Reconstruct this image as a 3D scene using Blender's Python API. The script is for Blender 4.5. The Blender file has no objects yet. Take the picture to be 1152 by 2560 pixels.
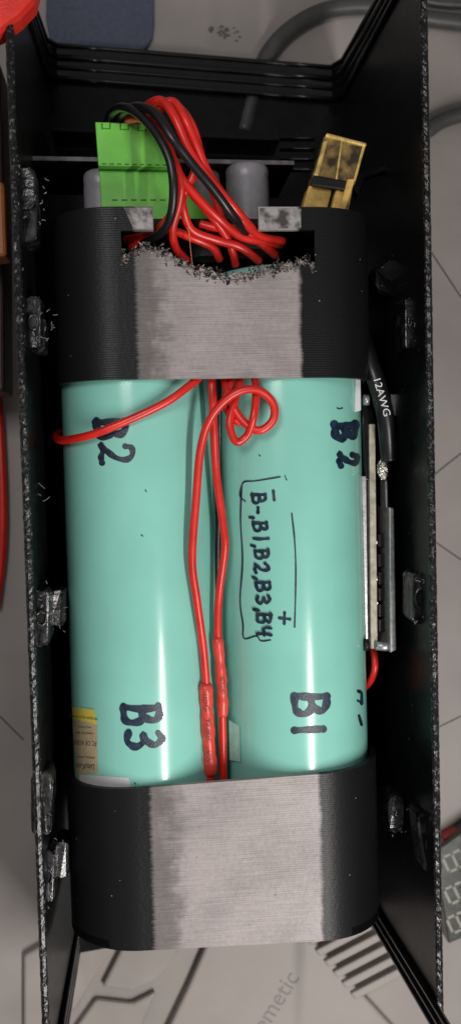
import bpy, bmesh, math, random
from mathutils import Vector, Matrix
random.seed(7)
scene=bpy.context.scene
# ------------------------------------------------------------ camera
F=2400.0; CX,CY=576.0,1280.0; NX,NY=354.0,1188.0
Zc=-Vector(((NX-CX)/F,(CY-NY)/F,-1)).normalized()
Yc=Vector((-0.030,1,0)); Yc=(Yc-Zc*Yc.dot(Zc)).normalized()
Xc=Yc.cross(Zc).normalized()
R=Matrix((Xc,Yc,Zc))
C=Vector((0,0,24))
cam=bpy.data.cameras.new("camera"); co=bpy.data.objects.new("camera",cam); scene.collection.objects.link(co)
cam.sensor_fit='VERTICAL'; cam.sensor_height=36; cam.sensor_width=36; cam.lens=36*F/2560; cam.clip_end=500
cam.dof.use_dof=True; cam.dof.focus_distance=24.2; cam.dof.aperture_fstop=0.16
co.matrix_world=Matrix.Translation(C)@R.to_4x4()
scene.camera=co
def ray(px,py): return (R@Vector(((px-CX)/F,(CY-py)/F,-1)))
def U(px,py,z=0.0):
    d=ray(px,py); t=(z-C.z)/d.z; return C+d*t
def UP(px,py,p0,n):
    d=ray(px,py); t=(p0-C).dot(n)/d.dot(n); return C+d*t
# ------------------------------------------------------------ materials
def mat(name,col,rough=0.5,metal=0,var=0.12,nscale=3.0,bump=0.05,bscale=20.0,specks=0,coat=0,spec=0.5,col2=None,trans=0,p0=.3,p1=.7):
    m=bpy.data.materials.new(name); m.use_nodes=True; nt=m.node_tree; N=nt.nodes; L=nt.links
    b=N["Principled BSDF"]
    tc=N.new("ShaderNodeTexCoord")
    n=N.new("ShaderNodeTexNoise"); n.inputs["Scale"].default_value=nscale; n.inputs["Detail"].default_value=6
    L.new(tc.outputs["Object"],n.inputs["Vector"])
    r=N.new("ShaderNodeValToRGB"); r.color_ramp.elements[0].position=p0; r.color_ramp.elements[1].position=p1
    c2=col2 or tuple(min(1,v*(1+var)) for v in col)
    r.color_ramp.elements[0].color=(*[v*(1-var) for v in col],1); r.color_ramp.elements[1].color=(*c2,1)
    L.new(n.outputs["Fac"],r.inputs["Fac"]); out=r.outputs["Color"]
    if specks:
        v=N.new("ShaderNodeTexVoronoi"); v.inputs["Scale"].default_value=2.2; L.new(tc.outputs["Object"],v.inputs["Vector"])
        lt=N.new("ShaderNodeMath"); lt.operation='LESS_THAN'; lt.inputs[1].default_value=0.055*specks; L.new(v.outputs["Distance"],lt.inputs[0])
        mx=N.new("ShaderNodeMixRGB"); mx.inputs[2].default_value=(0.3,0.29,0.28,1); L.new(lt.outputs[0],mx.inputs[0]); L.new(out,mx.inputs[1]); out=mx.outputs[0]
    L.new(out,b.inputs["Base Color"])
    n2=N.new("ShaderNodeTexNoise"); n2.inputs["Scale"].default_value=bscale; n2.inputs["Detail"].default_value=4; L.new(tc.outputs["Object"],n2.inputs["Vector"])
    bp=N.new("ShaderNodeBump"); bp.inputs["Strength"].default_value=min(1,bump*4); bp.inputs["Distance"].default_value=bump; L.new(n2.outputs["Fac"],bp.inputs["Height"]); L.new(bp.outputs[0],b.inputs["Normal"])
    mr=N.new("ShaderNodeMapRange"); mr.inputs[3].default_value=max(0.02,rough*0.8); mr.inputs[4].default_value=min(1,rough*1.25); L.new(n.outputs["Fac"],mr.inputs[0]); L.new(mr.outputs[0],b.inputs["Roughness"])
    b.inputs["Metallic"].default_value=metal; b.inputs["Specular IOR Level"].default_value=spec
    b.inputs["Coat Weight"].default_value=coat; b.inputs["Coat Roughness"].default_value=0.07
    b.inputs["Transmission Weight"].default_value=trans
    return m
def cap_mat(name,x0,x1,x2,slope,y0,k0=.34):
    """black printed plastic, ceiling light sheen painted grey on its flat face, with layer lines"""
    m=bpy.data.materials.new(name); m.use_nodes=True; nt=m.node_tree; N=nt.nodes; L=nt.links; b=N["Principled BSDF"]
    def math_(op,a,bv=None,clamp=False):
        k=N.new("ShaderNodeMath"); k.operation=op; k.use_clamp=clamp
        for i,v in enumerate((a,bv)):
            if v is None: continue
            if isinstance(v,(int,float)): k.inputs[i].default_value=v
            else: L.new(v,k.inputs[i])
        return k.outputs[0]
    tc=N.new("ShaderNodeTexCoord"); sp=N.new("ShaderNodeSeparateXYZ"); L.new(tc.outputs["Object"],sp.inputs[0])
    def noise(scale,vec=None,detail=6,map_=None):
        n=N.new("ShaderNodeTexNoise"); n.inputs["Scale"].default_value=scale; n.inputs["Detail"].default_value=detail
        if map_:
            mp=N.new("ShaderNodeMapping"); mp.inputs["Scale"].default_value=map_; L.new(tc.outputs["Object"],mp.inputs[0]); L.new(mp.outputs[0],n.inputs["Vector"])
        else: L.new(tc.outputs["Object"],n.inputs["Vector"])
        return n.outputs["Fac"]
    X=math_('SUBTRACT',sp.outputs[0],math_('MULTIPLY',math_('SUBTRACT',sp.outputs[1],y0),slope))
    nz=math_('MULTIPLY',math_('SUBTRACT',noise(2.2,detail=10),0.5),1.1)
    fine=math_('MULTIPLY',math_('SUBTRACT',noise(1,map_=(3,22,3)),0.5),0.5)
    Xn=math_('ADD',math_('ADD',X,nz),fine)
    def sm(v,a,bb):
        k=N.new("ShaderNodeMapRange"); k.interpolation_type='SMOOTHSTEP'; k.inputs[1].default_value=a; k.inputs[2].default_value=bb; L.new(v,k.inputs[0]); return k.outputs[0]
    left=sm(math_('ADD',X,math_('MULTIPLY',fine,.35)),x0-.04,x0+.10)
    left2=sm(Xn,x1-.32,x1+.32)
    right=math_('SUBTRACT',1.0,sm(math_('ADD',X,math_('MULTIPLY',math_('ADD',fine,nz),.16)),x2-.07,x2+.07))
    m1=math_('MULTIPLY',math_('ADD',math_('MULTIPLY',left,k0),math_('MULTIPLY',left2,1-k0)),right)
    patchy=math_('ADD',0.58,math_('MULTIPLY',noise(.75),0.66))
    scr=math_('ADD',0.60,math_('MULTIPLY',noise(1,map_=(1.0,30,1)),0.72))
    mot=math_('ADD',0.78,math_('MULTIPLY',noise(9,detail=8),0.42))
    mask=math_('MULTIPLY',math_('MULTIPLY',math_('MULTIPLY',m1,patchy),mot),scr,True)
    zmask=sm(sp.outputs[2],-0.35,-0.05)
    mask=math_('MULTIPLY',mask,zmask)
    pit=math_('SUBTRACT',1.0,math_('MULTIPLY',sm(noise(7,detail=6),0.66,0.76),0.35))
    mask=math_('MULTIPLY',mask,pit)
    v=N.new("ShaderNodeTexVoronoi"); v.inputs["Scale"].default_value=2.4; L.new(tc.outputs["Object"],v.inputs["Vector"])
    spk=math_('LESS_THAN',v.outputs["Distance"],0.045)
    rgb=N.new("ShaderNodeMixRGB"); rgb.inputs[1].default_value=(.0070,.0075,.008,1); rgb.inputs[2].default_value=(.335,.300,.295,1); L.new(mask,rgb.inputs[0])  # reflection of the ceiling light on the flat top, painted as grey base colour
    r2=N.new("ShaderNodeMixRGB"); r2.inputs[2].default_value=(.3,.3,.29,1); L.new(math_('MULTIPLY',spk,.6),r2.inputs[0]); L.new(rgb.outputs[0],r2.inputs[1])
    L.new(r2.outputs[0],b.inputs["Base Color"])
    b.inputs["Roughness"].default_value=0.38; b.inputs["Specular IOR Level"].default_value=.2
    w=N.new("ShaderNodeTexWave"); w.wave_type='BANDS'; w.bands_direction='Y'; w.inputs["Scale"].default_value=5.5; w.inputs["Distortion"].default_value=.6; L.new(tc.outputs["Object"],w.inputs["Vector"])
    hh=math_('ADD',math_('MULTIPLY',w.outputs["Fac"],.5),noise(12))
    bp=N.new("ShaderNodeBump"); bp.inputs["Strength"].default_value=.28; bp.inputs["Distance"].default_value=.02; L.new(hh,bp.inputs["Height"]); L.new(bp.outputs[0],b.inputs["Normal"])
    return m
M={}
M['desk']=mat("desk_grey",(.31,.28,.262),.55,var=.12,nscale=.35,bump=.01,bscale=8)
M['tray']=mat("grey_plastic",(.32,.286,.268),.5,var=.08,nscale=.6,bump=.01,bscale=30)
M['seam']=mat("dark_seam",(.05,.045,.045),.6)
M['cell']=mat("aqua_shrink_wrap",(.225,.545,.46),.2,var=.05,nscale=.6,bump=.008,bscale=1.8,coat=.4)
M['black']=mat("black_printed_plastic",(.006,.0065,.007),.32,var=.3,bump=.012,bscale=12,specks=.7,spec=.2)
M['gloss']=mat("black_glossy_plastic",(.006,.0065,.007),.22,var=.3,bump=.008,bscale=4,spec=.25)
M['lip']=mat("black_lip_plastic",(.007,.007,.008),.2,var=.3,bump=.02,bscale=8,spec=.5)
M['rim']=mat("rough_print_rim",(.006,.006,.007),.25,var=.3,nscale=11,bump=.07,bscale=11,col2=(.15,.145,.145),spec=.45,p0=.56,p1=.82)  # pale specks in the base colour imitate glints of stringing
M['lug']=mat("scuffed_black_plastic",(.009,.0095,.011),.22,var=.3,nscale=3.5,bump=.09,bscale=4.5,col2=(.06,.06,.065),spec=.6,p0=.45,p1=.8)
M['string']=mat("plastic_strings",(.24,.235,.23),.3)
M['fray']=mat("melted_plastic",(.02,.017,.016),.22,var=.5,nscale=5,bump=.1,bscale=15,col2=(.36,.30,.27),spec=.9,p0=.42,p1=.75)
M['red']=mat("red_silicone",(.60,.018,.012),.32,var=.16,nscale=2,bump=.012,bscale=6,spec=.5)
M['shrink']=mat("red_shrink_tube",(.62,.05,.035),.35,var=.12,nscale=4,bump=.03,bscale=4)
M['blk']=mat("black_silicone",(.007,.007,.008),.32,var=.2,bump=.012,bscale=5)
M['green']=mat("green_terminal_plastic",(.14,.50,.055),.42,var=.10,nscale=3,bump=.012)
M['greend']=mat("green_shadow_slot",(.03,.16,.012),.6)
M['amber']=mat("amber_plastic",(.05,.033,.014),.1,var=.5,nscale=2.5,bump=.08,bscale=3,coat=.9,col2=(.36,.24,.07),p0=.4,p1=.72)
M['gold']=mat("gold_edge",(.75,.52,.17),.22,metal=.45,var=.4,nscale=5,bump=.05,bscale=4,coat=.5)
M['yellow']=mat("yellow_plastic",(.66,.44,.12),.3,var=.3,nscale=4,bump=.03,bscale=5)
M['cap']=mat("capacitor_sleeve",(.30,.29,.32),.35,var=.08,metal=.1)
M['ink']=mat("marker_ink",(.006,.012,.022),.4,var=.3,nscale=6,col2=(.016,.035,.07))
M['label']=mat("tan_label",(.42,.34,.21),.45,var=.08)
M['lyellow']=mat("yellow_label",(.62,.52,.08),.45,var=.05)
M['white']=mat("white_paper",(.55,.55,.56),.5,var=.05)
M['print']=mat("black_print",(.03,.025,.02),.5)
M['dred']=mat("dark_red_print",(.16,.008,.006),.5)
M['lprint']=mat("white_print",(.6,.6,.6),.5)
M['pcb']=mat("board_laminate",(.34,.31,.24),.4,var=.35,nscale=5,bump=.03)
M['alu']=mat("brushed_aluminium",(.42,.42,.43),.35,metal=.7,var=.25,nscale=6,bump=.03,bscale=12)
M['solder']=mat("solder",(.55,.52,.47),.25,metal=.9,var=.3,nscale=8,bump=.2,bscale=6)
M['blue']=mat("slate_blue_felt",(.075,.085,.13),.8,var=.18,nscale=7,bump=.05,bscale=18)
M['redobj']=mat("red_glossy_plastic",(.62,.03,.02),.3)
M['orange']=mat("orange_plastic",(.32,.10,.02),.45)
M['maroon']=mat("maroon_plastic",(.025,.007,.010),.5)
M['cable']=mat("grey_cable",(.06,.06,.06),.4,var=.15)
M['lcd']=mat("display_glass",(.05,.052,.045),.2,var=.2)
M['seg']=mat("display_segment",(.28,.28,.23),.4)
M['chip']=mat("chip_black",(.010,.010,.010),.4,spec=.3)
M['copper']=mat("copper_strand",(.7,.3,.12),.3,metal=.9)
M['grime']=mat("grime",(.13,.11,.10),.8,var=.3)
M['faint']=mat("faint_print",(.22,.195,.185),.6)
M['film']=mat("clear_film",(.26,.50,.42),.15,var=.1,coat=.6)
# ------------------------------------------------------------ object helpers
def add(ob,parent=None,label=None,category=None,group=None,kind=None):
    scene.collection.objects.link(ob)
    if parent: ob.parent=parent; ob.matrix_parent_inverse=parent.matrix_world.inverted()
    if label: ob["label"]=label
    if category: ob["category"]=category
    if group: ob["group"]=group
    if kind: ob["kind"]=kind
    return ob
def empty(name,loc,**k):
    e=bpy.data.objects.new(name,None); e.empty_display_size=.2; e.location=loc; e.matrix_world=Matrix.Translation(loc); return add(e,**k)
def mesh(name,V,Fc,m,smooth=False,**k):
    me=bpy.data.meshes.new(name); me.from_pydata([tuple(v) for v in V],[],Fc); me.update()
    bm=bmesh.new(); bm.from_mesh(me); bmesh.ops.recalc_face_normals(bm,faces=bm.faces); bm.to_mesh(me); bm.free()
    if smooth:
        for p in me.polygons: p.use_smooth=True
    me.materials.append(m); ob=bpy.data.objects.new(name,me)
    return add(ob,**k)
def bevel(ob,w=.04,s=2):
    b=ob.modifiers.new("b",'BEVEL'); b.width=w; b.segments=s; b.limit_method='ANGLE'; return ob
def cr(pts,n=8):
    pts=[Vector(p) for p in pts]; out=[]
    if len(pts)<3: 
        return [pts[0].lerp(pts[-1],i/n) for i in range(n+1)]
    for i in range(len(pts)-1):
        p1,p2=pts[i],pts[i+1]; p0=pts[i-1] if i>0 else p1*2-p2; p3=pts[i+2] if i+2<len(pts) else p2*2-p1
        for j in range(n):
            t=j/n; out.append(.5*((2*p1)+(p2-p0)*t+(2*p0-5*p1+4*p2-p3)*t*t+(3*p1-p0-3*p2+p3)*t**3))
    out.append(pts[-1]); return out
def tubedata(path,r,seg=12):
    V=[];Fc=[]; n=len(path); t0=(path[1]-path[0]).normalized()
    up=Vector((0,0,1)) if abs(t0.z)<.9 else Vector((1,0,0)); nrm=(up-t0*up.dot(t0)).normalized()
    for i,p in enumerate(path):
        t=(path[min(i+1,n-1)]-path[max(i-1,0)]).normalized()
        nrm=(nrm-t*nrm.dot(t)).normalized(); b=t.cross(nrm)
        rr=r(i/(n-1)) if callable(r) else r
        for k in range(seg):
            a=2*math.pi*k/seg; V.append(p+nrm*math.cos(a)*rr+b*math.sin(a)*rr)
    for i in range(n-1):
        for k in range(seg):
            Fc.append((i*seg+k,i*seg+(k+1)%seg,(i+1)*seg+(k+1)%seg,(i+1)*seg+k))
    Fc.append(tuple(range(seg))); Fc.append(tuple((n-1)*seg+k for k in range(seg)))
    return V,Fc
def tube(name,pts,r,m,n=8,seg=12,**k):
    V,Fc=tubedata(cr(pts,n),r,seg); return mesh(name,V,Fc,m,True,**k)
def join(parts):
    V=[];Fc=[]
    for v,f in parts:
        o=len(V); V+=list(v); Fc+=[tuple(i+o for i in q) for q in f]
    return V,Fc
def prism(pts_top,dz):
    n=len(pts_top); V=[Vector(p) for p in pts_top]+[Vector(p)-Vector((0,0,dz)) for p in pts_top]
    Fc=[tuple(range(n)),tuple(range(2*n-1,n-1,-1))]+[(i,(i+1)%n,n+(i+1)%n,n+i) for i in range(n)]
    return V,Fc
def pxprism(name,px,z,dz,m,bev=.04,**k):
    V,Fc=prism([U(x,y,z) for x,y in px],dz); o=mesh(name,V,Fc,m,**k)
    if bev: bevel(o,bev)
    return o
def roundrect(x0,y0,x1,y1,r,n=6,rot=0):
    P=[]; cx,cy=(x0+x1)/2,(y0+y1)/2
    for (ax,ay,a0) in ((x1-r,y1-r,0),(x0+r,y1-r,90),(x0+r,y0+r,180),(x1-r,y0+r,270)):
        for i in range(n+1):
            a=math.radians(a0+90*i/n); P.append((ax+r*math.cos(a),ay+r*math.sin(a)))
    c,s=math.cos(math.radians(rot)),math.sin(math.radians(rot))
    return [(cx+(x-cx)*c-(y-cy)*s,cy+(x-cx)*s+(y-cy)*c) for x,y in P]
# ------------------------------------------------------------ desk and what lies on it
ZD=-8.7
mesh("desk",[(-90,-90,ZD),(90,-90,ZD),(90,90,ZD),(-90,90,ZD)],[(0,1,2,3)],M['desk'],kind="structure",label="grey matte desk surface under the opened case")
def strip_px(pts,w,z):
    P=[U(x,y,z) for x,y in pts]; V=[];Fc=[]
    for i,p in enumerate(P):
        t=(P[min(i+1,len(P)-1)]-P[max(i-1,0)]).normalized(); s=Vector((-t.y,t.x,0))*w/2; V+=[p+s,p-s]
    for i in range(len(P)-1): Fc.append((2*i,2*i+1,2*i+3,2*i+2))
    return V,Fc
V,Fc=join([strip_px(p,.05,ZD+.004) for p in ([(1070,620),(1152,745)],[(1080,1190),(1152,1132)],[(1080,1350),(1152,1400)],[(0,1790),(60,1850)],[(1090,1820),(1152,1790)])])
mesh("desk_seam",V,Fc,M['seam'],kind="structure",label="dark seams between the desk panels")
o=pxprism("felt_pad",[(118,-80),(385,-80),(385,60),(381,95),(365,120),(340,134),(300,139),(200,136),(150,128),(126,105),(115,50)],ZD+.25,.24,M['blue'],.08,label="slate blue rounded pad lying on the grey desk",category="pad")
o=pxprism("tool_handle",[(-60,-60),(100,-60),(85,0),(50,38),(0,75),(-60,100)],1.2,.9,M['redobj'],.2,label="red glossy plastic handle beside the black case",category="handle")
o=pxprism("plastic_block",[(-80,440),(12,455),(18,640),(-80,650)],-3,1,M['orange'],.1,label="orange plastic block beside the black case",category="plastic block")
o=pxprism("plastic_box",[(-120,150),(0,150),(8,430),(12,980),(-120,980)],-5,2,M['maroon'],.1,label="dark maroon plastic box beside the black case",category="box")
tube("power_cable",[U(x,y,ZD+.33) for x,y in [(610,330),(640,210),(672,130),(735,65),(830,22),(960,18),(1060,45),(1200,62)]],.27,M['cable'],12,label="thick grey power cable curving across the desk",category="cable",group="cables on the desk")
tube("power_cable",[U(x,y,ZD+.2) for x,y in [(980,-60),(1040,-8),(1100,8),(1200,12)]],.14,M['cable'],12,label="thin grey cable lying on the desk",category="cable",group="cables on the desk")
tube("power_cable",[U(x,y,ZD+.3) for x,y in [(1010,360),(1065,328),(1110,300),(1200,272)]],.26,M['cable'],12,label="dark cable running out beside the case wall",category="cable",group="cables on the desk")
tube("power_cable",[U(x,y,ZD+.3) for x,y in [(-10,900),(2,1100),(8,1250),(6,1380),(-10,1520)]],.15,M['red'],12,label="thin red cable lying beside the black case",category="cable",group="cables on the desk")
parts=[]
for i in range(22):
    a=random.gauss(555,26); b=random.gauss(78,12)+(.2*(a-555)); r=random.choice((2,2,3,3,4,6))
    sx=random.uniform(.6,2)
    P=[U(a+sx*r*random.uniform(.5,1.2)*math.cos(t),b+r*random.uniform(.5,1.2)*math.sin(t),ZD+.005+i*.0006) for t in [k*math.pi/5 for k in range(10)]]
    parts.append((P,[tuple(range(10))]))
V,Fc=join(parts); mesh("grime",V,Fc,M['grime'],kind="stuff",label="brown grime specks stuck on the grey desk",category="dirt")
lid=empty("box_lid",U(600,2500,ZD),label="grey moulded plastic lid with ribs and faint lettering",category="lid")
def slab(name,pts,h,bev=.1,m='tray'):
    return pxprism(name,pts,ZD+h,h-.004,M[m],bev,parent=lid)
slab("lid_panel",[(560,2260),(700,2260),(1010,2600),(1010,2700),(360,2700),(470,2470)],.4)
slab("lid_panel",[(60,2390),(235,2290),(330,2330),(250,2420),(190,2520),(60,2600)],.32)
slab("lid_panel",[(345,2290),(480,2290),(445,2385),(395,2450),(330,2480),(255,2470),(280,2420)],.32)
slab("lid_panel",[(240,2500),(330,2510),(390,2480),(340,2600),(260,2680),(150,2680),(190,2570)],.28)
for i in range(6):
    a=Vector((765+i*22,2350+i*27)); d=Vector((105,-55)).normalized(); nn=Vector((.62,.78))
    q=[a,a+d*150,a+d*150+nn*21,a+nn*21]
    slab("lid_rib",[tuple(v) for v in q],.55,.06)
# ------------------------------------------------------------ text helper
def textverts(s):
    cu=bpy.data.curves.new("t",'FONT'); cu.body=s; cu.size=1; cu.align_x='CENTER'; cu.align_y='CENTER'; cu.resolution_u=3
    ob=bpy.data.objects.new("t",cu); scene.collection.objects.link(ob)
    dg=bpy.context.evaluated_depsgraph_get(); me=bpy.data.meshes.new_from_object(ob.evaluated_get(dg))
    V=[v.co.copy() for v in me.vertices]; Fc=[tuple(p.vertices) for p in me.polygons]
    bpy.data.objects.remove(ob); bpy.data.curves.remove(cu); bpy.data.meshes.remove(me); return V,Fc
def text(name,s,px,py,size,rot,m,surf,sx=1.0,**k):
    V,Fc=textverts(s); c,sn=math.cos(math.radians(rot)),math.sin(math.radians(rot)); out=[]
    for v in V:
        x=v.x*size*sx; y=-v.y*size
        out.append(surf(px+x*c-y*sn,py+x*sn+y*c))
    return mesh(name,out,Fc,m,**k)
text("printed_text","emetic",690,2505,62,-58,M['faint'],lambda x,y:U(x,y,ZD+.406),parent=lid)
# ------------------------------------------------------------ digital display at the lower edge
dp=empty("digital_display",U(1130,2220,ZD),label="dark digital display panel with seven segment digits",category="display")
pxprism("display_panel",[(1085,2130),(1180,2060),(1230,2240),(1190,2330),(1120,2360)],ZD+.8,.79,M['lcd'],.05,parent=dp)
def seg8(cx,cy,w,h,rot,z):
    ps=[]; c,s=math.cos(rot),math.sin(rot)
    S_=[((-w,-h),(w,-h)),((-w,0),(w,0)),((-w,h),(w,h)),((-w,-h),(-w,0)),((w,-h),(w,0)),((-w,0),(-w,h)),((w,0),(w,h))]
    for a,b in S_:
        a=Vector(a);b=Vector(b); d=(b-a).normalized(); a=a+d*4; b=b-d*4
        f=lambda v:(cx+v.x*c-v.y*s,cy+v.x*s+v.y*c)
        ps.append(strip_px([f(a),f(b)],.085,z))
    return join(ps)
for cx,cy in ((1136,2152),(1140,2232),(1146,2305)):
    V,Fc=seg8(cx,cy,20,25,math.radians(65),ZD+.806); mesh("display_digit",V,Fc,M['seg'],parent=dp)
pxprism("sensor_block",[(1105,2095),(1170,2060),(1170,2100),(1115,2122)],ZD+.5,.49,M['redobj'],.05,label="small red plastic block beside the display",category="plastic block")
# ------------------------------------------------------------ enclosure
ZR=1.0; ZF=-8.2
encl=empty("enclosure",U(560,1280,ZF),label="black 3D printed open case holding the battery pack",category="case")
La,Lb=U(34,100,ZR),U(122,2500,ZR); Ra,Rb=U(1051,100,ZR),U(1090,2500,ZR)
def xl(y): return La.x+(Lb.x-La.x)*(y-La.y)/(Lb.y-La.y)
def xr(y): return Ra.x+(Rb.x-Ra.x)*(y-Ra.y)/(Rb.y-Ra.y)
def plane(a,b):
    d=(b-a).normalized(); return a,Vector((d.y,-d.x,0))
pL=plane(La,Lb); pR=plane(Ra,Rb)
def onL(px,py,off=0): return UP(px,py,pL[0]+Vector((off,0,0)),pL[1])
def onR(px,py,off=0): return UP(px,py,pR[0]+Vector((off,0,0)),pR[1])
def wall(name,fx,sgn,poly):
    t=.17
    n=len(poly); V=[Vector((fx(y),y,z)) for y,z in poly]+[Vector((fx(y)+sgn*t,y,z)) for y,z in poly]
    Fc=[tuple(range(n)),tuple(range(2*n-1,n-1,-1))]+[(i,(i+1)%n,n+(i+1)%n,n+i) for i in range(n)]
    return mesh(name,V,Fc,M['black'],parent=encl)
a0=onL(131,205); a1=onL(66,0)
b0=onL(203,2335); b1=onL(168,2560)
def ext(p,q,k): return p+(q-p)*k
def polyfor(t0,t1,s0,s1):
    e=ext(t0,t1,2.2); f=ext(s0,s1,2.2)
    return [(t0.y,ZF),(e.y,min(e.z,ZR-.3)),(e.y+1,ZR-.02),(f.y-1,ZR-.02),(f.y,min(f.z,ZR-.3)),(s0.y,ZF)]
a0.z=ZF; b0.z=ZF
wall("side_wall",xl,-1,polyfor(a0,a1,b0,b1))
c0=onR(848,205); c1=onR(962,0); d0=onR(925,2330); d1=onR(1062,2560)
c0.z=ZF; d0.z=ZF
wall("side_wall",xr,1,polyfor(c0,c1,d0,d1))
for fx,sg in ((xl,-1),(xr,1)):
    V=[];Fc=[]; N=420; y0,y1=17,-18
    prof=[(0,-.05),(0,.0),(.03,.05),(.10,.07),(.15,.05),(.178,0),(.178,-.05)]
    for i in range(N+1):
        y=y0+(y1-y0)*i/N
        for (ox,oz) in prof:
            j=random.uniform(-.006,.006)
            V.append(Vector((fx(y)+sg*(ox*1.05-.008)+j,y,ZR+oz+random.uniform(-.009,.009))))
    k=len(prof)
    for i in range(N):
        for q in range(k-1): Fc.append((i*k+q,i*k+q+1,(i+1)*k+q+1,(i+1)*k+q))
    mesh("wall_rim",V,Fc,M['rim'],parent=encl)
fl=[(xl(a0.y),a0.y),(xr(a0.y),c0.y),(xr(b0.y),d0.y),(xl(b0.y),b0.y)]
V,Fc=prism([(x,y,ZF) for x,y in fl],.25); mesh("floor_panel",V,Fc,M['gloss'],parent=encl)
rows=[]
for k,(o,r) in enumerate(((-.38,.08),(0,.10),(.32,.07),(.66,.08))):
    kk=(0,0,1,2)[k]
    pa=[ext(a0,a1,1.6)+Vector((.05,-o*.6,.3*kk)),a0.lerp(a1,.12)+Vector((.07,-o,.1)),a0.lerp(a1,.02)+Vector((.35,-o,.05)),
        c0.lerp(c1,.02)+Vector((-.35,-o,.05)),c0.lerp(c1,.12)+Vector((-.07,-o,.1)),ext(c0,c1,1.6)+Vector((-.05,-o*.6,.3*kk))]
    P=[]
    for i in range(len(pa)-1):
        for j in range(6): P.append(pa[i].lerp(pa[i+1],j/6))
    P.append(pa[-1]); rows.append(P); V,Fc=tubedata(P,r,10); mesh("end_lip",V,Fc,M['lip'],True,parent=encl)
V=[v for P in rows for v in P]; nn_=len(rows[0])
Fc=[(j*nn_+i,j*nn_+i+1,(j+1)*nn_+i+1,(j+1)*nn_+i) for j in range(3) for i in range(nn_-1)]
mesh("end_flange",V,Fc,M['lip'],True,parent=encl)
for s0,s1,sg in ((b0,b1,1),(d0,d1,-1)):
    for k in range(3):
        P=[s0+Vector((sg*.08,.5+k*.3,.05)),ext(s0,s1,1.7)+Vector((sg*.08,.5+k*.3,.1))]
        V,Fc=tubedata([P[0].lerp(P[1],j/6) for j in range(7)],.085,10); mesh("end_lip",V,Fc,M['lip'],True,parent=encl)
pxprism("cross_rib",[(128,318),(700,345),(700,352),(128,328)],-6.5,1.5,M['gloss'],.03,parent=encl)
for i in range(4):
    pxprism("vent_bar",[(700,338+i*26),(790,338+i*26),(790,346+i*26),(700,346+i*26)],-5.5,.3,M['gloss'],.02,parent=encl)
def lug(cx,cy,w,h,z,hole=True,m='lug',dz=.9,rot=0,hr=.22):
    P=roundrect(cx-w/2,cy-h/2,cx+w/2,cy+h/2,min(w,h)*.38,5,rot)
    V,Fc=prism([U(x,y,z) for x,y in P],dz)
    V=[v+Vector((random.uniform(-.02,.02),random.uniform(-.02,.02),random.uniform(-.03,.03))) for v in V]
    o=mesh("screw_lug",V,Fc,M[m],parent=encl); bevel(o,.07,3)
    if hole:
        c=U(cx,cy,z+.02); V,Fc=[],[]
        n=20
        for i in range(n):
            a=2*math.pi*i/n; d=Vector((math.cos(a)*.62,math.sin(a),0))
            V+=[c+d*hr*.62,c+d*hr*.62+Vector((0,0,.05)),c+d*hr+Vector((0,0,.05)),c+d*hr]
        for i in range(n):
            j=(i+1)%n
            for q in range(3): Fc.append((i*4+q,i*4+q+1,j*4+q+1,j*4+q))
        mesh("screw_hole",V,Fc,M['lug'],True,parent=o)
        V=[c+Vector((math.cos(2*math.pi*i/n)*.62*hr*.62,math.sin(2*math.pi*i/n)*hr*.62,.012)) for i in range(n)]
        mesh("hole_bore",V,[tuple(range(n))],M['chip'],parent=o)
lug(62,470,54,104,.55,False); lug(70,545,46,120,.1,False)
lug(84,805,38,130,.3,True); lug(97,835,32,90,-.3,False)
lug(104,1545,42,140,.3,True); lug(146,1520,34,92,-.9,False)
lug(106,1985,54,110,.4,False); lug(104,2040,50,100,.2,True); 
lug(156,2150,34,90,-.9,False); lug(120,2190,36,130,.0,True)
lug(985,695,98,92,-2.0,False,'black'); lug(1030,805,36,140,-.3,True)
lug(1052,1495,46,130,.2,True,hr=.3); lug(990,2035,38,92,-1.2,False); lug(1074,2110,46,150,.3,True,rot=-8)
parts=[]
def string(cx,cy,sx,sy,z,n,ln=.13,r=.007):
    for i in range(n):
        p=U(cx+random.uniform(-sx,sx),cy+random.uniform(-sy,sy),z+random.uniform(-.2,.3))
        d=Vector((random.uniform(-1,1),random.uniform(-1,1),random.uniform(-.5,.5))).normalized()*random.uniform(.3,1)*ln
        q=Vector((random.uniform(-.04,.04),random.uniform(-.04,.04),0))
        parts.append(tubedata(cr([p,p+d*.5+q,p+d],4),r,4))
for a in ((90,500,25,60,.6,12),(110,820,30,60,.3,14),(150,1530,20,50,-.7,10),(110,1500,12,50,.5,8),(110,2030,20,60,.6,10),(120,2200,20,70,.2,10),(155,2130,14,40,-.7,8),(1000,2040,20,50,-1,10),(1050,1500,16,60,.4,8),(1085,2110,14,60,.4,8),(1035,830,14,60,0,8)): string(*a)
string(105,1230,45,14,-1,3,.5,.008)
for i in range(110):
    y=random.uniform(20,2540); s=random.choice((0,1))
    px=(28+ y*.0357 if s==0 else 1058+y*.0175)+random.uniform(-9,7)
    p=U(px,y,ZR+.075); d=Vector((random.uniform(-.5,.5),random.uniform(-1,1),random.uniform(-.2,.2)))*.04
    parts.append(tubedata([p-d,p,p+d],.007,4))
V,Fc=join(parts); mesh("plastic_stringing",V,Fc,M['string'],parent=encl,kind="stuff")
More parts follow.
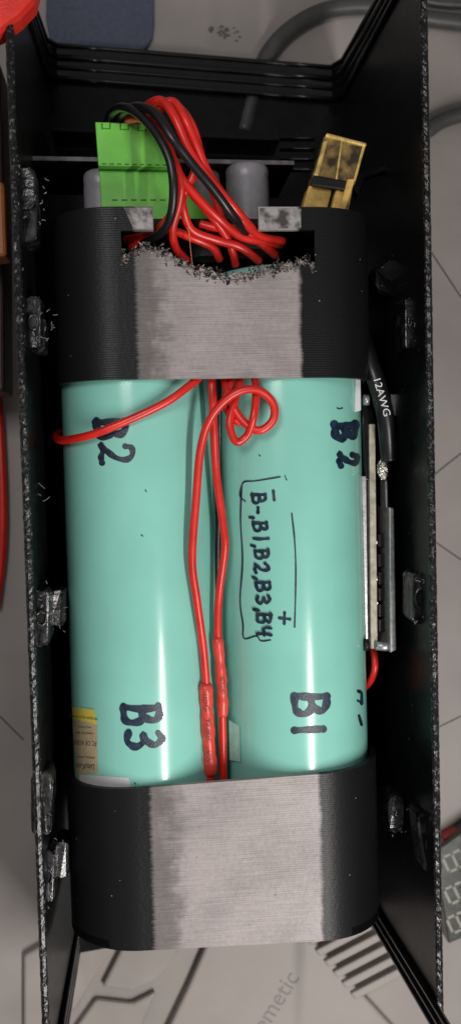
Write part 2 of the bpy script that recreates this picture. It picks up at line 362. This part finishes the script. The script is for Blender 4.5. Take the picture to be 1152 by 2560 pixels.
# ------------------------------------------------------------ battery cells
ZC=-2.1
x_left=U(165,1300,ZC).x; x_right=U(901,1300,ZC).x
RC=(x_right-x_left)/4; XC=(x_left+RC,x_right-RC); ZC=-.06-RC
def surfz(x):
    best=-RC-.06
    for xc in XC:
        d=x-xc
        if abs(d)<RC: best=max(best,ZC+math.sqrt(RC*RC-d*d))
    return best
def S(px,py,lift=0.0,only=None):
    z=0.
    for _ in range(14):
        p=U(px,py,z); x=p.x
        if only is not None: x=max(XC[only]-RC*.999,min(XC[only]+RC*.999,x)); zz=ZC+math.sqrt(max(0,RC*RC-(x-XC[only])**2))
        else: zz=surfz(x)
        z=z*.4+(zz+lift)*.6
    return U(px,py,z)
yt=U(500,655,0).y; yb=U(500,2080,0).y
cells=[]
for i,xc in enumerate(XC):
    V=[];Fc=[]; n=72
    prof=[(yt,RC*.5),(yt,RC-.15),(yt-.05,RC-.05),(yt-.15,RC)]+[(yt-.15-(yt-yb-.3)*k/30,RC) for k in range(1,30)]+[(yb+.15,RC),(yb+.05,RC-.05),(yb,RC-.15),(yb,RC*.5)]
    for (y,r) in prof:
        for k in range(n):
            a=2*math.pi*k/n
            V.append((xc+r*math.cos(a),y,ZC+r*math.sin(a)))
    for j in range(len(prof)-1):
        for k in range(n): Fc.append((j*n+k,j*n+(k+1)%n,(j+1)*n+(k+1)%n,(j+1)*n+k))
    Fc.append(tuple(range(n))); Fc.append(tuple((len(prof)-1)*n+k for k in range(n)))
    cells.append(mesh("battery_cell",V,Fc,M['cell'],True,category="battery",group="battery cells in the pack",
       label=("aqua wrapped cylindrical cell marked B2 and B3, with manufacturer label","aqua wrapped cylindrical cell marked B2 and B1, with boxed terminal list")[i]))
G={'B':[[(0,0),(.03,.5),(0,1)],[(-.05,1),(.3,1.0),(.5,.85),(.42,.62),(.1,.52)],[(.1,.52),(.45,.5),(.6,.3),(.5,.06),(.25,0),(-.04,.02)]],
'2':[[(.05,.78),(.15,.97),(.38,1),(.52,.8),(.42,.5),(.2,.22),(.02,.02),(.2,.1),(.4,.02),(.62,.06)]],
'3':[[(.05,.92),(.28,1),(.48,.85),(.38,.6),(.15,.52),(.42,.48),(.55,.25),(.4,.03),(.05,.05)]],
'1':[[(.22,1.02),(.2,.5),(.22,-.02)]],
'4':[[(.08,1),(.03,.72),(.08,.5),(.3,.48),(.55,.52)],[(.5,1),(.46,.5),(.44,-.08)]],
'-':[[(.0,.42),(.2,.4),(.42,.42)]],',':[[(.14,.1),(.06,-.22)]],'+':[[(0,.5),(.6,.48)],[(.3,.2),(.32,.82)]]}
ADV={'B':.78,'2':.78,'3':.75,'1':.5,'4':.78,'-':.55,',':.38,'+':.8}
def ribbon(stroke,w,lift,only):
    dense=cr([Vector((x,y,0)) for x,y in stroke],8)
    V=[];Fc=[]; n=len(dense); ph=random.uniform(0,6)
    for i,p in enumerate(dense):
        t=(dense[min(i+1,n-1)]-dense[max(i-1,0)]); t.z=0
        if t.length<1e-6: t=Vector((1,0,0))
        t.normalize(); s=Vector((-t.y,t.x,0))*w/2*(1+.16*math.sin(ph+i*.45))*random.uniform(.95,1.05)
        for q in (-1,-.33,.33,1): 
            r=p+s*q; V.append(S(r.x,r.y,lift,only))
    for i in range(n-1):
        for q in range(3): Fc.append((i*4+q,i*4+q+1,(i+1)*4+q+1,(i+1)*4+q))
    for p in (dense[0],dense[-1]):
        o=len(V); V.append(S(p.x,p.y,lift+.001,only)); rr=w/2*random.uniform(.85,1.2)
        for k in range(10): V.append(S(p.x+rr*math.cos(k*.6283),p.y+rr*math.sin(k*.6283),lift+.001,only))
        for k in range(10): Fc.append((o,o+1+k,o+1+(k+1)%10))
    return V,Fc
def hand(name,s,x0,y0,h,w,only,slant=0.0,adv=1.0,wide=1.0,jit=.03):
    parts=[]; cur=0; k=0
    for ch in s:
        j0=random.uniform(-.04,.04); sc=random.uniform(.93,1.05)
        for st in G[ch]:
            pts=[(x0+(gy*sc+j0)*h+slant*(cur+gx)*h+random.uniform(-jit,jit)*h, y0+(cur+gx*wide)*h+random.uniform(-jit,jit)*h) for gx,gy in st]
            parts.append(ribbon(pts,w,.012+k*.0012,only)); k+=1
        cur+=ADV[ch]*adv*wide
    V,Fc=join(parts); return mesh(name,V,Fc,M['ink'],parent=cells[only])
hand("handwriting","B",238,1055,74,18,0,.10,wide=.85); hand("handwriting","2",246,1112,84,14,0,0.03,wide=.85)
hand("handwriting","B",834,1064,52,20,1,0.05,wide=.98); hand("handwriting","2",846,1134,42,15,1,0.05,wide=1.15)
hand("handwriting","B",310,1768,94,18,0,0.02,wide=.70); hand("handwriting","3",314,1828,92,17,0,0.0,wide=.76)
hand("handwriting","B",736,1742,80,18,1,0.02,wide=.88); hand("handwriting","1",734,1808,74,17,1,0.0,wide=1.0)
hand("handwriting","B-,B1,B2,B3,B4",629,1236,34,8,1,0.045,adv=1.2,wide=1.02,jit=.045)
def marks(name,lst,w,only):
    for i,p in enumerate(lst):
        V,Fc=ribbon(p,w,.014+i*.001,only); mesh(name,V,Fc,M['ink'],parent=cells[only])
marks("handwriting",[[(683,1228),(685,1250)]],8,1)
V,Fc=join([ribbon(p,7.5,.013+i*.001,1) for i,p in enumerate([[(698,1545),(724,1548)],[(711,1532),(710,1560)]])]); mesh("handwriting",V,Fc,M['ink'],parent=cells[1])
marks("marker_outline",[[(612,1253),(600,1240),(604,1215),(612,1204),(640,1202),(700,1192)],[(604,1215),(601,1300),(606,1400),(600,1500),(607,1560),(610,1596),(640,1590),(652,1602),(676,1600)],[(729,1284),(736,1350),(739,1420),(738,1500),(736,1568)]],3.8,1)
V,Fc=join([ribbon([(895,1728),(903,1734),(903,1760)],8,.013,1),ribbon([(894,1752),(902,1756)],6,.014,1)]); mesh("handwriting",V,Fc,M['ink'],parent=cells[1])
marks("handwriting",[[(897,1790),(903,1812)]],7,1)
marks("stray_mark",[[(648,1138),(650,1140)],[(842,1020),(848,1022),(855,1020)],[(712,1190),(716,1200)]],3,1)
marks("stray_mark",[[(364,1225),(366,1229)],[(354,1338),(357,1340)],[(337,1957),(339,1960)]],3,0)
def patch(name,c,m,lift,only,nx=12,ny=12):
    (a,b,cc,d)=[Vector((x,y,0)) for x,y in c]; V=[];Fc=[]
    for j in range(ny+1):
        for i in range(nx+1):
            p=a.lerp(b,i/nx).lerp(d.lerp(cc,i/nx),j/ny); V.append(S(p.x,p.y,lift,only))
    for j in range(ny):
        for i in range(nx): Fc.append((j*(nx+1)+i,j*(nx+1)+i+1,(j+1)*(nx+1)+i+1,(j+1)*(nx+1)+i))
    return mesh(name,V,Fc,m,True,parent=cells[only])
patch("product_label",[(182,1795),(243,1812),(245,1932),(192,1938)],M['label'],.012,0)
patch("label_stripe",[(181,1768),(236,1774),(243,1812),(182,1796)],M['lyellow'],.016,0)
patch("white_band",[(190,1936),(322,1944),(334,1990),(190,2010)],M['white'],.010,0)
LS=lambda l:(lambda x,y:S(x,y,l,0))
text("printed_text","YINQIAN ELECTRONIC",208,1793,9,187,M['print'],LS(.022),.8,parent=cells[0])
text("printed_text","https://liitokala",212,1818,7,184,M['print'],LS(.02),.8,parent=cells[0])
text("printed_text","www.liito kala",211,1833,10,184,M['print'],LS(.02),.75,parent=cells[0])
text("printed_text","FC C\u20ac ROHS",213,1857,17,184,M['print'],LS(.02),.6,parent=cells[0])
text("printed_text","ORIGINAL MANUF",215,1893,7,184,M['print'],LS(.02),.8,parent=cells[0])
text("printed_text","LiitoKala",214,1916,21,184,M['print'],LS(.02),.62,parent=cells[0])
# ------------------------------------------------------------ holder caps
def capmesh(name,bk,fr,xL,xR,r,ztop,zbot,m,cut=None,label=None):
    prof=[]
    for k in range(8): prof.append((xL,zbot+(ztop-r-zbot)*k/8))
    for k in range(19):
        a=math.pi-math.pi/2*k/18; prof.append((xL+r+r*math.cos(a),ztop-r+r*math.sin(a)))
    n=100; base=[xL+r+(xR-xL-2*r)*k/n for k in range(1,n)]
    if cut:
        for c in cut['x']:
            j=min(range(len(base)),key=lambda i:abs(base[i]-c)); base[j]=c
    prof+= [(x,ztop) for x in base]
    for k in range(19):
        a=math.pi/2-math.pi/2*k/18; prof.append((xR-r+r*math.cos(a),ztop-r+r*math.sin(a)))
    for k in range(1,9): prof.append((xR,ztop-r+(zbot-ztop+r)*k/8))
    V=[];Fc=[]; rows=None
    for (x,z) in prof:
        y0,y1=bk(x),fr(x)
        if cut:
            ya=cut['ya'](x); ye=cut['ye'](x)
            ys=[y0+(ya-y0)*k/3 for k in range(3)]+[ya+(ye-ya)*k/4 for k in range(4)]+[ye+(y1-ye)*k/20 for k in range(21)]
        else: ys=[y0+(y1-y0)*k/20 for k in range(21)]
        rows=len(ys)
        for y in ys: V.append((x,y,z))
    for i in range(len(prof)-1):
        xm=(prof[i][0]+prof[i+1][0])/2; top=prof[i][1]>ztop-.3
        for j in range(rows-1):
            if cut and top:
                if 3<=j<7 and cut['x'][0]<xm<cut['x'][3]: continue
                if j<3 and cut['x'][1]<xm<cut['x'][2]: continue
            Fc.append((i*rows+j,(i+1)*rows+j,(i+1)*rows+j+1,i*rows+j+1))
    me=bpy.data.meshes.new(name); me.from_pydata(V,[],Fc); me.update()
    if sum(p.normal.z*p.area for p in me.polygons)<0: me.flip_normals()
    for p in me.polygons: p.use_smooth=True
    me.materials.append(m); ob=bpy.data.objects.new(name,me)
    add(ob,label=label,category="battery holder",group="battery holder end caps")
    s=ob.modifiers.new("s",'SOLIDIFY'); s.thickness=.16; s.offset=-1
    e=ob.modifiers.new("e",'EDGE_SPLIT'); e.split_angle=math.radians(40)
    return ob,prof
def lin2(a,b):
    return lambda x:a.y+(b.y-a.y)*(x-a.x)/(b.x-a.x)
ZT=.14
bk=lin2(U(275,516,ZT),U(755,517,ZT)); fr=lin2(U(340,948,ZT),U(745,944,ZT))
xL=U(144,760,-2).x; xR=U(905,760,-2).x
cx=[U(303,600,ZT).x,U(383,545,ZT).x,U(646,545,ZT).x,U(786,600,ZT).x]
RR=min(1.85,cx[0]-xL-.06,xR-cx[3]-.06)
ya=lin2(U(303,576,ZT),U(786,574,ZT))
jpts=[(303,640),(330,628),(365,618),(400,624),(430,640),(470,662),(510,675),(560,686),(600,690),(630,680),(680,668),(720,662),(752,655),(765,648),(786,660)]
jw=[U(x,y,ZT) for x,y in jpts]
def ye(x):
    if x<=jw[0].x: y=jw[0].y
    elif x>=jw[-1].x: y=jw[-1].y
    else:
        for a,b in zip(jw,jw[1:]):
            if a.x<=x<=b.x: y=a.y+(b.y-a.y)*(x-a.x)/(b.x-a.x); break
    if jw[0].x<x<jw[-1].x: y+= .05*math.sin(x*31)*math.cos(x*57)+random.uniform(-.04,.04)
    return y
cache={}
def yec(x):
    k=round(x,5)
    if k not in cache: cache[k]=ye(x)
    return cache[k]
m1=cap_mat("sheen_black_print",U(340,800,0).x,U(400,800,0).x,U(747,800,0).x,0.0,0,.42)
cap1,pr=capmesh("holder_cap",bk,fr,xL,xR,RR,ZT,-6,m1,dict(x=cx,ya=ya,ye=yec),"black 3D printed end cap with broken slot, painted grey sheen on top")
parts=[]
for i in range(560):
    x=random.uniform(jw[0].x+.02,jw[-1].x-.02); y=ye(x)+random.gauss(0,.07)-.06
    p=Vector((x,y,ZT+random.uniform(-.05,.03))); d=Vector((random.gauss(.15,.5),random.gauss(0.15,.35),random.gauss(0,.25))).normalized()*random.uniform(.04,.13)
    parts.append(tubedata([p-d*.5,p,p+d],lambda t:.028*(1-t*.8),5))
V,Fc=join(parts); mesh("frayed_edge",V,Fc,M['fray'],parent=cap1,kind="stuff",label="melted frayed break of the printed plastic")
V,Fc=prism([(xL+.2,bk(xL)-.02,-.9),(xR-.2,bk(xR)-.02,-.9),(xR-.2,bk(xR)-.2,-.9),(xL+.2,bk(xL)-.2,-.9)],5); mesh("end_plate",V,Fc,M['black'],parent=cap1)
M['tab']=mat("sheen_tab",(.10,.092,.092),.45,var=.6,nscale=4,bump=.05,bscale=20,col2=(.30,.28,.28),p0=.38,p1=.6)  # tabs share the painted sheen of the cap top, as paler grey
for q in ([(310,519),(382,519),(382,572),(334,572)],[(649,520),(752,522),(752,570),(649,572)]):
    pxprism("sheen_tab",q,ZT+.012,.03,M['tab'],0,parent=cap1)
V,Fc=strip_px([(294,655),(292,760),(296,880)],.012,ZT+.004); mesh("print_seam",V,Fc,M['lip'],parent=cap1)
bk2=lin2(U(345,1971,ZT),U(790,1936,ZT)); fr2=lin2(U(375,2376,ZT),U(800,2353,ZT))
xL2=U(176,2100,-2).x; xR2=U(932,2100,-2).x
m2=cap_mat("sheen_black_print_b",U(378,2150,0).x,U(440,2150,0).x,U(800,2150,0).x,0.0,0,.5)
cap2,_=capmesh("holder_cap",bk2,fr2,xL2,xR2,1.85,ZT,-6,m2,None,"black 3D printed end cap with painted grey sheen on top, intact")
P=[Vector((x,fr2(x)+.03,z-.02 if z>0 else z)) for x,z in _]; n=len(P)
V=P+[p+Vector((0,.2,0)) for p in P]; Fc=[tuple(range(n)),tuple(range(n,2*n))]+[(i,(i+1)%n,n+(i+1)%n,n+i) for i in range(n)]
mesh("end_plate",V,Fc,M['black'],parent=cap2)
# ------------------------------------------------------------ wires over the cells
def W(name,pts,r,m,label,group="battery balance wires",n=8):
    return tube(name,[U(*p) for p in pts],r,M[m],n,label=label,category="wire",group=group)
W("red_wire",[(520,900,-.5),(500,940,-.3),(468,968,-.02),(420,1003,.08),(350,1038,.08),(250,1080,-.05),(190,1096,-.5),(152,1100,-1.3),(140,1090,-2.0),(150,1082,-2.6)],.105,'red',"red silicone wire lying across the cell and over its side")
wa=W("red_wire",[(560,900,-.6),(562,950,-.25),(580,1010,.0),(612,1058,.12),(650,1076,.2),(683,1048,.25),(680,1005,.3),(640,974,.38),(585,985,.32),(530,1040,.15),(502,1120,.0),(490,1250,-.1),(480,1400,-.15),(492,1500,-.25),(508,1620,-.45),(516,1720,-.55),(520,1820,-.6),(526,1950,-.75),(528,2010,-.8)],.105,'red',"long red wire looping over the cells down the valley")
wb=W("red_wire",[(528,900,-.6),(530,960,-.3),(534,1060,-.4),(540,1180,-.6),(556,1300,-.6),(562,1370,-.6),(548,1480,-.8),(544,1580,-.8),(553,1700,-.8),(556,1800,-.85),(558,1900,-.9),(560,2000,-1.0)],.105,'red',"long straight red wire in the valley between cells")
W("red_wire",[(600,900,-.5),(600,950,-.2),(585,1010,.02),(574,1060,.1),(590,1104,.08),(618,1088,.1),(634,1040,.28),(640,980,.1),(636,940,-.15),(632,900,-.5)],.10,'red',"short red wire looped tightly over the cell")
W("red_wire",[(585,900,-.5),(578,950,-.2),(562,1000,-.1),(575,1040,-.1),(600,1060,-.02)],.09,'red',"short red wire tucked under the loop")
W("black_wire",[(545,900,-.8),(547,960,-.7),(548,1100,-1.1),(547,1250,-1.25),(543,1500,-1.5),(545,1900,-1.6)],.07,'blk',"thin black wire down the valley between the cells")
W("red_wire",[(905,1725,-3),(925,1702,-2.3),(936,1670,-2),(934,1635,-2.1),(925,1600,-2.5)],.10,'red',"short red wire curving beneath the control board")
def sleeve(par,pts,r):
    P=cr([U(*p) for p in pts],8)
    V,Fc=tubedata(P,lambda t:r*(1+.08*math.sin(t*17)+.05*math.sin(t*41))*(min(1,.75+min(t,1-t)*6)),14); return mesh("shrink_sleeve",V,Fc,M['shrink'],True,parent=par)
sleeve(wa,[(514,1708,-.54),(517,1770,-.56),(520,1830,-.6),(524,1890,-.68),(527,1938,-.74)],.175)
sleeve(wb,[(543,1592,-.8),(549,1650,-.8),(553,1700,-.8),(556,1745,-.82),(556,1792,-.85)],.145)
def sl_surf(z): return lambda x,y:U(x,y,z)
text("printed_text","SuoG  TUBE  (\u00d82.",518,1822,21,88,M['dred'],sl_surf(-.36),1.25,parent=wa)
text("printed_text","\u00d82.0",557,1715,18,86,M['dred'],sl_surf(-.6),1.1,parent=wb)
V,Fc=prism([U(*p) for p in [(572,1800,-1.02),(598,1815,-.78),(601,1905,-.78),(574,1900,-1.02)]],.02); mesh("film_strip",V,Fc,M['film'],label="torn strip of clear film between the cells",category="film strip")
# ------------------------------------------------------------ wires at connector
def WW(name,pts,m,label,r=.105): return tube(name,[U(*p) for p in pts],r,M[m],9,label=label,category="wire",group="wires of the connector bundle")
rl="red wire arching from the green connector into the slot"
WW("red_wire",[(330,310,-2.2),(348,285,-1.0),(378,258,.3),(408,254,.7),(440,300,.9),(478,385,.8),(530,455,.6),(585,520,.4),(630,572,-.1),(650,600,-.6)],'red',rl)
WW("red_wire",[(350,312,-2.2),(372,280,-.6),(400,262,.3),(435,256,.5),(463,300,.7),(490,360,.6),(520,430,.5),(560,490,.3),(600,545,.2),(650,590,-.3),(708,603,-.7)],'red',rl)
WW("red_wire",[(310,310,-2.2),(325,298,-.7),(360,300,.1),(400,345,.5),(440,425,.5),(490,490,.4),(545,545,.2),(600,590,-.2),(660,606,-.5),(700,612,-.9)],'red',rl)
WW("red_wire",[(370,312,-2.2),(385,300,-.8),(408,330,.1),(430,390,.4),(452,450,.5),(448,510,.3),(432,570,.0),(440,620,-.4),(470,655,-.7)],'red',rl)
WW("red_wire",[(360,315,-2.2),(395,275,-.2),(425,262,.3),(450,300,.5),(478,360,.5),(488,420,.3),(468,470,.2),(440,520,0),(390,580,-.4),(325,622,-.8)],'red',rl)
WW("red_wire",[(405,330,-1),(425,380,.1),(450,460,.2),(458,520,.2),(480,575,-.1),(540,600,-.3),(600,618,-.4),(650,655,-.7)],'red',rl)
WW("red_wire",[(420,380,-.6),(470,470,-.1),(520,530,-.1),(555,575,-.3),(578,620,-.5),(590,665,-.8)],'red',rl)
WW("red_wire",[(312,600,-.9),(360,590,-.6),(420,575,-.3),(480,595,-.3),(530,618,-.5),(550,650,-.8)],'red',"red wire lying across the broken slot")
WW("red_wire",[(440,262,.0),(466,290,.4),(486,330,.5),(500,380,.3),(515,440,.0),(540,500,-.2),(560,560,-.4),(600,600,-.7)],'red',rl)
WW("red_wire",[(500,560,-.5),(540,570,-.4),(600,575,-.3),(640,600,-.4),(690,640,-.8)],'red',"red wire end tucked inside the holder slot")
WW("black_wire",[(270,305,-2.2),(278,284,-1.0),(305,268,-.0),(345,284,.5),(392,335,.9),(424,400,1.0),(434,470,.9),(428,535,.6),(405,580,.1),(365,605,-.5),(330,620,-.9)],'blk',"black wire arching from the green connector into the slot",.11)
WW("black_wire",[(290,308,-2.2),(310,280,-.6),(345,266,.4),(390,285,1.0),(430,345,1.2),(480,410,1.0),(530,470,.8),(575,530,.5),(605,570,.0),(620,600,-.6)],'blk',"black wire crossing over the red wire bundle",.11)
tube("copper_strand",[U(470,565,.2),U(474,590,.2),U(476,620,.15),U(480,655,.1)],.012,M['copper'],label="thin bare copper strand hanging over the slot",category="wire strand")
# ------------------------------------------------------------ green connector
con=empty("terminal_connector",U(330,400,-3.2),label="bright green pluggable terminal block beside the holder",category="connector")
def box_px(name,c,z,dz,m,par,bev=.03): return pxprism(name,c,z,dz,M[m],bev,parent=par)
box_px("connector_plug",[(238,304),(420,312),(428,418),(246,414)],-1.15,1.6,'green',con)
box_px("connector_socket",[(248,424),(430,427),(520,500),(520,560),(256,560)],-1.55,1.4,'green',con)
box_px("connector_seam",[(246,415),(428,419),(430,426),(248,423)],-1.4,.8,'greend',con,0)
for x,y in ((266,318),(312,320),(356,322),(396,324)):
    box_px("connector_clip",[(x-12,y-9),(x+11,y-9),(x+11,y+5),(x-12,y+5)],-1.14,.05,'greend',con,0)
    box_px("clip_tongue",[(x-9,y-12),(x+8,y-12),(x+8,y+1),(x-9,y+1)],-1.08,.1,'green',con,.01)
for i in range(9):
    x=255+i*19
    box_px("connector_slot",[(x,408+i*.4),(x+11,408+i*.4),(x+11,411+i*.4),(x,411+i*.4)],-1.14,.05,'greend',con,0)
for i in range(6):
    x=280+i*24
    box_px("connector_slot",[(x,498),(x+14,498),(x+14,502),(x,502)],-1.54,.05,'greend',con,0)
cb=empty("converter_board",U(420,405,-6),label="upright converter circuit board with grey edge behind holder",category="circuit board")
box_px("board_panel",[(76,392),(735,404),(735,412),(76,400)],-2.6,3.2,'chip',cb,0)
M['edge']=mat("dull_board_edge",(.13,.125,.125),.5,var=.4,nscale=4)
box_px("board_edge",[(76,390),(735,402),(735,412),(76,400)],-2.55,.05,'edge',cb,0)
def capac(px0,px1,py0,z):
    a=U(px0,py0,z); b=U(px1,py0,z); r=(b.x-a.x)/2; cx_=(a.x+b.x)/2; V=[];Fc=[];n=36
    prof=[(0,.0),(0,r*.8),(-.05,r*.93),(-.14,r),(-.3,r),(-.36,r*.965),(-.44,r),(-2.4,r)]
    for dy,rr in prof:
        for k in range(n): V.append((cx_+rr*math.cos(2*math.pi*k/n),a.y+dy,z+rr*math.sin(2*math.pi*k/n)))
    for j in range(len(prof)-1):
        for k in range(n): Fc.append((j*n+k,j*n+(k+1)%n,(j+1)*n+(k+1)%n,(j+1)*n+k))
    mesh("capacitor",V,Fc,M['cap'],True,parent=cb)
capac(563,670,416,-2.9); capac(208,300,432,-2.9); capac(470,550,432,-3.2)
# ------------------------------------------------------------ yellow power connector
xt=empty("power_connector",U(840,430,-3),label="amber translucent power connector with black core, tilted",category="connector")
box_px("connector_shell",[(812,334),(916,360),(888,462),(836,466),(788,452),(780,440)],-1.1,.9,'amber',xt,.09)
box_px("contact_sleeve",[(808,352),(820,350),(796,440),(784,438)],-1.04,.1,'gold',xt,.03)
box_px("connector_core",[(784,436),(870,452),(862,476),(776,464)],-1.05,.12,'chip',xt,.05)
box_px("glass_edge",[(852,345),(857,346),(843,448),(838,447)],-1.05,.08,'gold',xt,.01)
box_px("glass_edge",[(905,366),(912,367),(888,452),(882,450)],-1.05,.08,'gold',xt,.01)
box_px("shell_cap",[(816,331),(917,357),(914,367),(812,341)],-1.02,.25,'gold',xt,.04)
box_px("connector_prong",[(772,462),(830,474),(812,545),(748,545)],-1.3,.7,'yellow',xt,.05)
box_px("connector_prong",[(842,462),(884,454),(868,545),(822,545)],-1.2,.7,'yellow',xt,.05)
box_px("prong_ridge",[(868,446),(888,446),(858,545),(842,545)],-1.0,.4,'yellow',xt,.04)
pxprism("clip_bracket",[(880,470),(905,430),(965,412),(972,424),(915,446),(895,490)],-2.6,.4,M['black'],.04,parent=encl)
# ------------------------------------------------------------ control board
bms=empty("control_board",U(945,1450,-5),label="battery control board with aluminium plate on pack side",category="circuit board")
box_px("insulation_sheet",[(888,872),(899,868),(902,1026),(886,1030)],-.9,.3,'white',bms,.02)
box_px("insulation_sheet",[(903,1190),(915,1190),(920,1600),(912,1600)],-1.4,3,'alu',bms,.02)
box_px("board_panel",[(922,1060),(937,1060),(943,1622),(926,1622)],-1.35,3,'pcb',bms,.02)
box_px("heat_plate",[(972,1268),(984,1270),(990,1625),(974,1632)],-1.0,3.2,'alu',bms,.03)
box_px("board_rail",[(958,1200),(970,1200),(974,1560),(962,1560)],-1.7,1,'chip',bms,.03)
box_px("board_rail",[(962,1200),(968,1200),(970,1290),(964,1290)],-1.4,.6,'alu',bms,.02)
for y in (1335,1385,1430,1470,1510,1548):
    box_px("chip",[(944,y),(964,y),(965,y+32),(945,y+32)],-1.55,.6,'chip',bms,.03)
for y in (1350,1440,1500,1580):
    box_px("solder_pad",[(936,y),(944,y),(944,y+12),(936,y+12)],-1.45,.2,'solder',bms,.03)
V,Fc=tubedata([U(938,1614,-1.3),U(960,1616,-1.3),U(980,1616,-1.3)],.12,14); mesh("standoff",V,Fc,M['alu'],True,parent=bms)
V,Fc=tubedata([U(908,1000,-1.0),U(920,1000,-1.0)],.14,14); mesh("screw_head",V,Fc,M['alu'],True,parent=bms)
V,Fc=tubedata([U(908,1612,-1.2),U(920,1612,-1.2)],.16,14); mesh("screw_head",V,Fc,M['chip'],True,parent=bms)
box_px("board_bracket",[(906,985),(925,980),(936,1060),(936,1200),(912,1200),(905,1060)],-1.45,.8,'gloss',bms,.03)
box_px("board_bracket",[(975,985),(992,985),(992,1040),(984,1040),(982,1150),(975,1150)],-1.9,.8,'alu',bms,.03)
bm=bmesh.new(); bmesh.ops.create_icosphere(bm,subdivisions=4,radius=1)
sp=U(956,1172,-1.25)
for v in bm.verts:
    k=1+.18*math.sin(v.co.x*9+v.co.z*5)*math.cos(v.co.y*11); v.co=Vector((v.co.x*.15*k,v.co.y*.30*k,v.co.z*.15*k))+sp
me=bpy.data.meshes.new("solder_joint"); bm.to_mesh(me); bm.free(); me.materials.append(M['solder'])
for p in me.polygons:p.use_smooth=True
add(bpy.data.objects.new("solder_joint",me),parent=bms)
thick=tube("power_lead",[U(905,840,-1.6),U(915,880,-1.15),U(932,930,-.9),(U(950,990,-.85)),U(962,1040,-.9),U(968,1090,-1.0),U(973,1150,-1.15)],.235,M['blk'],8,16,label="thick black stranded power lead soldered to the board",category="wire")
text("printed_text","12AWG",953,992,26,74,M['lprint'],lambda x,y:U(x,y,-.60),1.15,parent=thick)
# ------------------------------------------------------------ light
w=bpy.data.worlds.new("World"); scene.world=w; w.use_nodes=True
bg=w.node_tree.nodes["Background"]; bg.inputs[0].default_value=(1,.97,.95,1); bg.inputs[1].default_value=.19
def area(name,loc,tgt,sx,sy,p,col=(1,.96,.92)):
    l=bpy.data.lights.new(name,'AREA'); l.shape='RECTANGLE'; l.size=sx; l.size_y=sy; l.energy=p; l.color=col
    o=bpy.data.objects.new(name,l); scene.collection.objects.link(o); o.location=loc
    d=(Vector(tgt)-Vector(loc)).normalized(); z=-d; y=Vector((0,1,0)); y=(y-z*y.dot(z)).normalized(); x=y.cross(z)
    o.matrix_world=Matrix.Translation(loc)@Matrix((x,y,z)).transposed().to_4x4(); return o
area("tube_lamp",(12,-21,25),(1,-8,0),.6,24,10800)
area("ceiling_lamp",(-9,10,30),(1,0,0),9,9,3500,(1,.97,.95))
scene.view_settings.view_transform='Standard'; scene.view_settings.look='None'; scene.view_settings.exposure=0
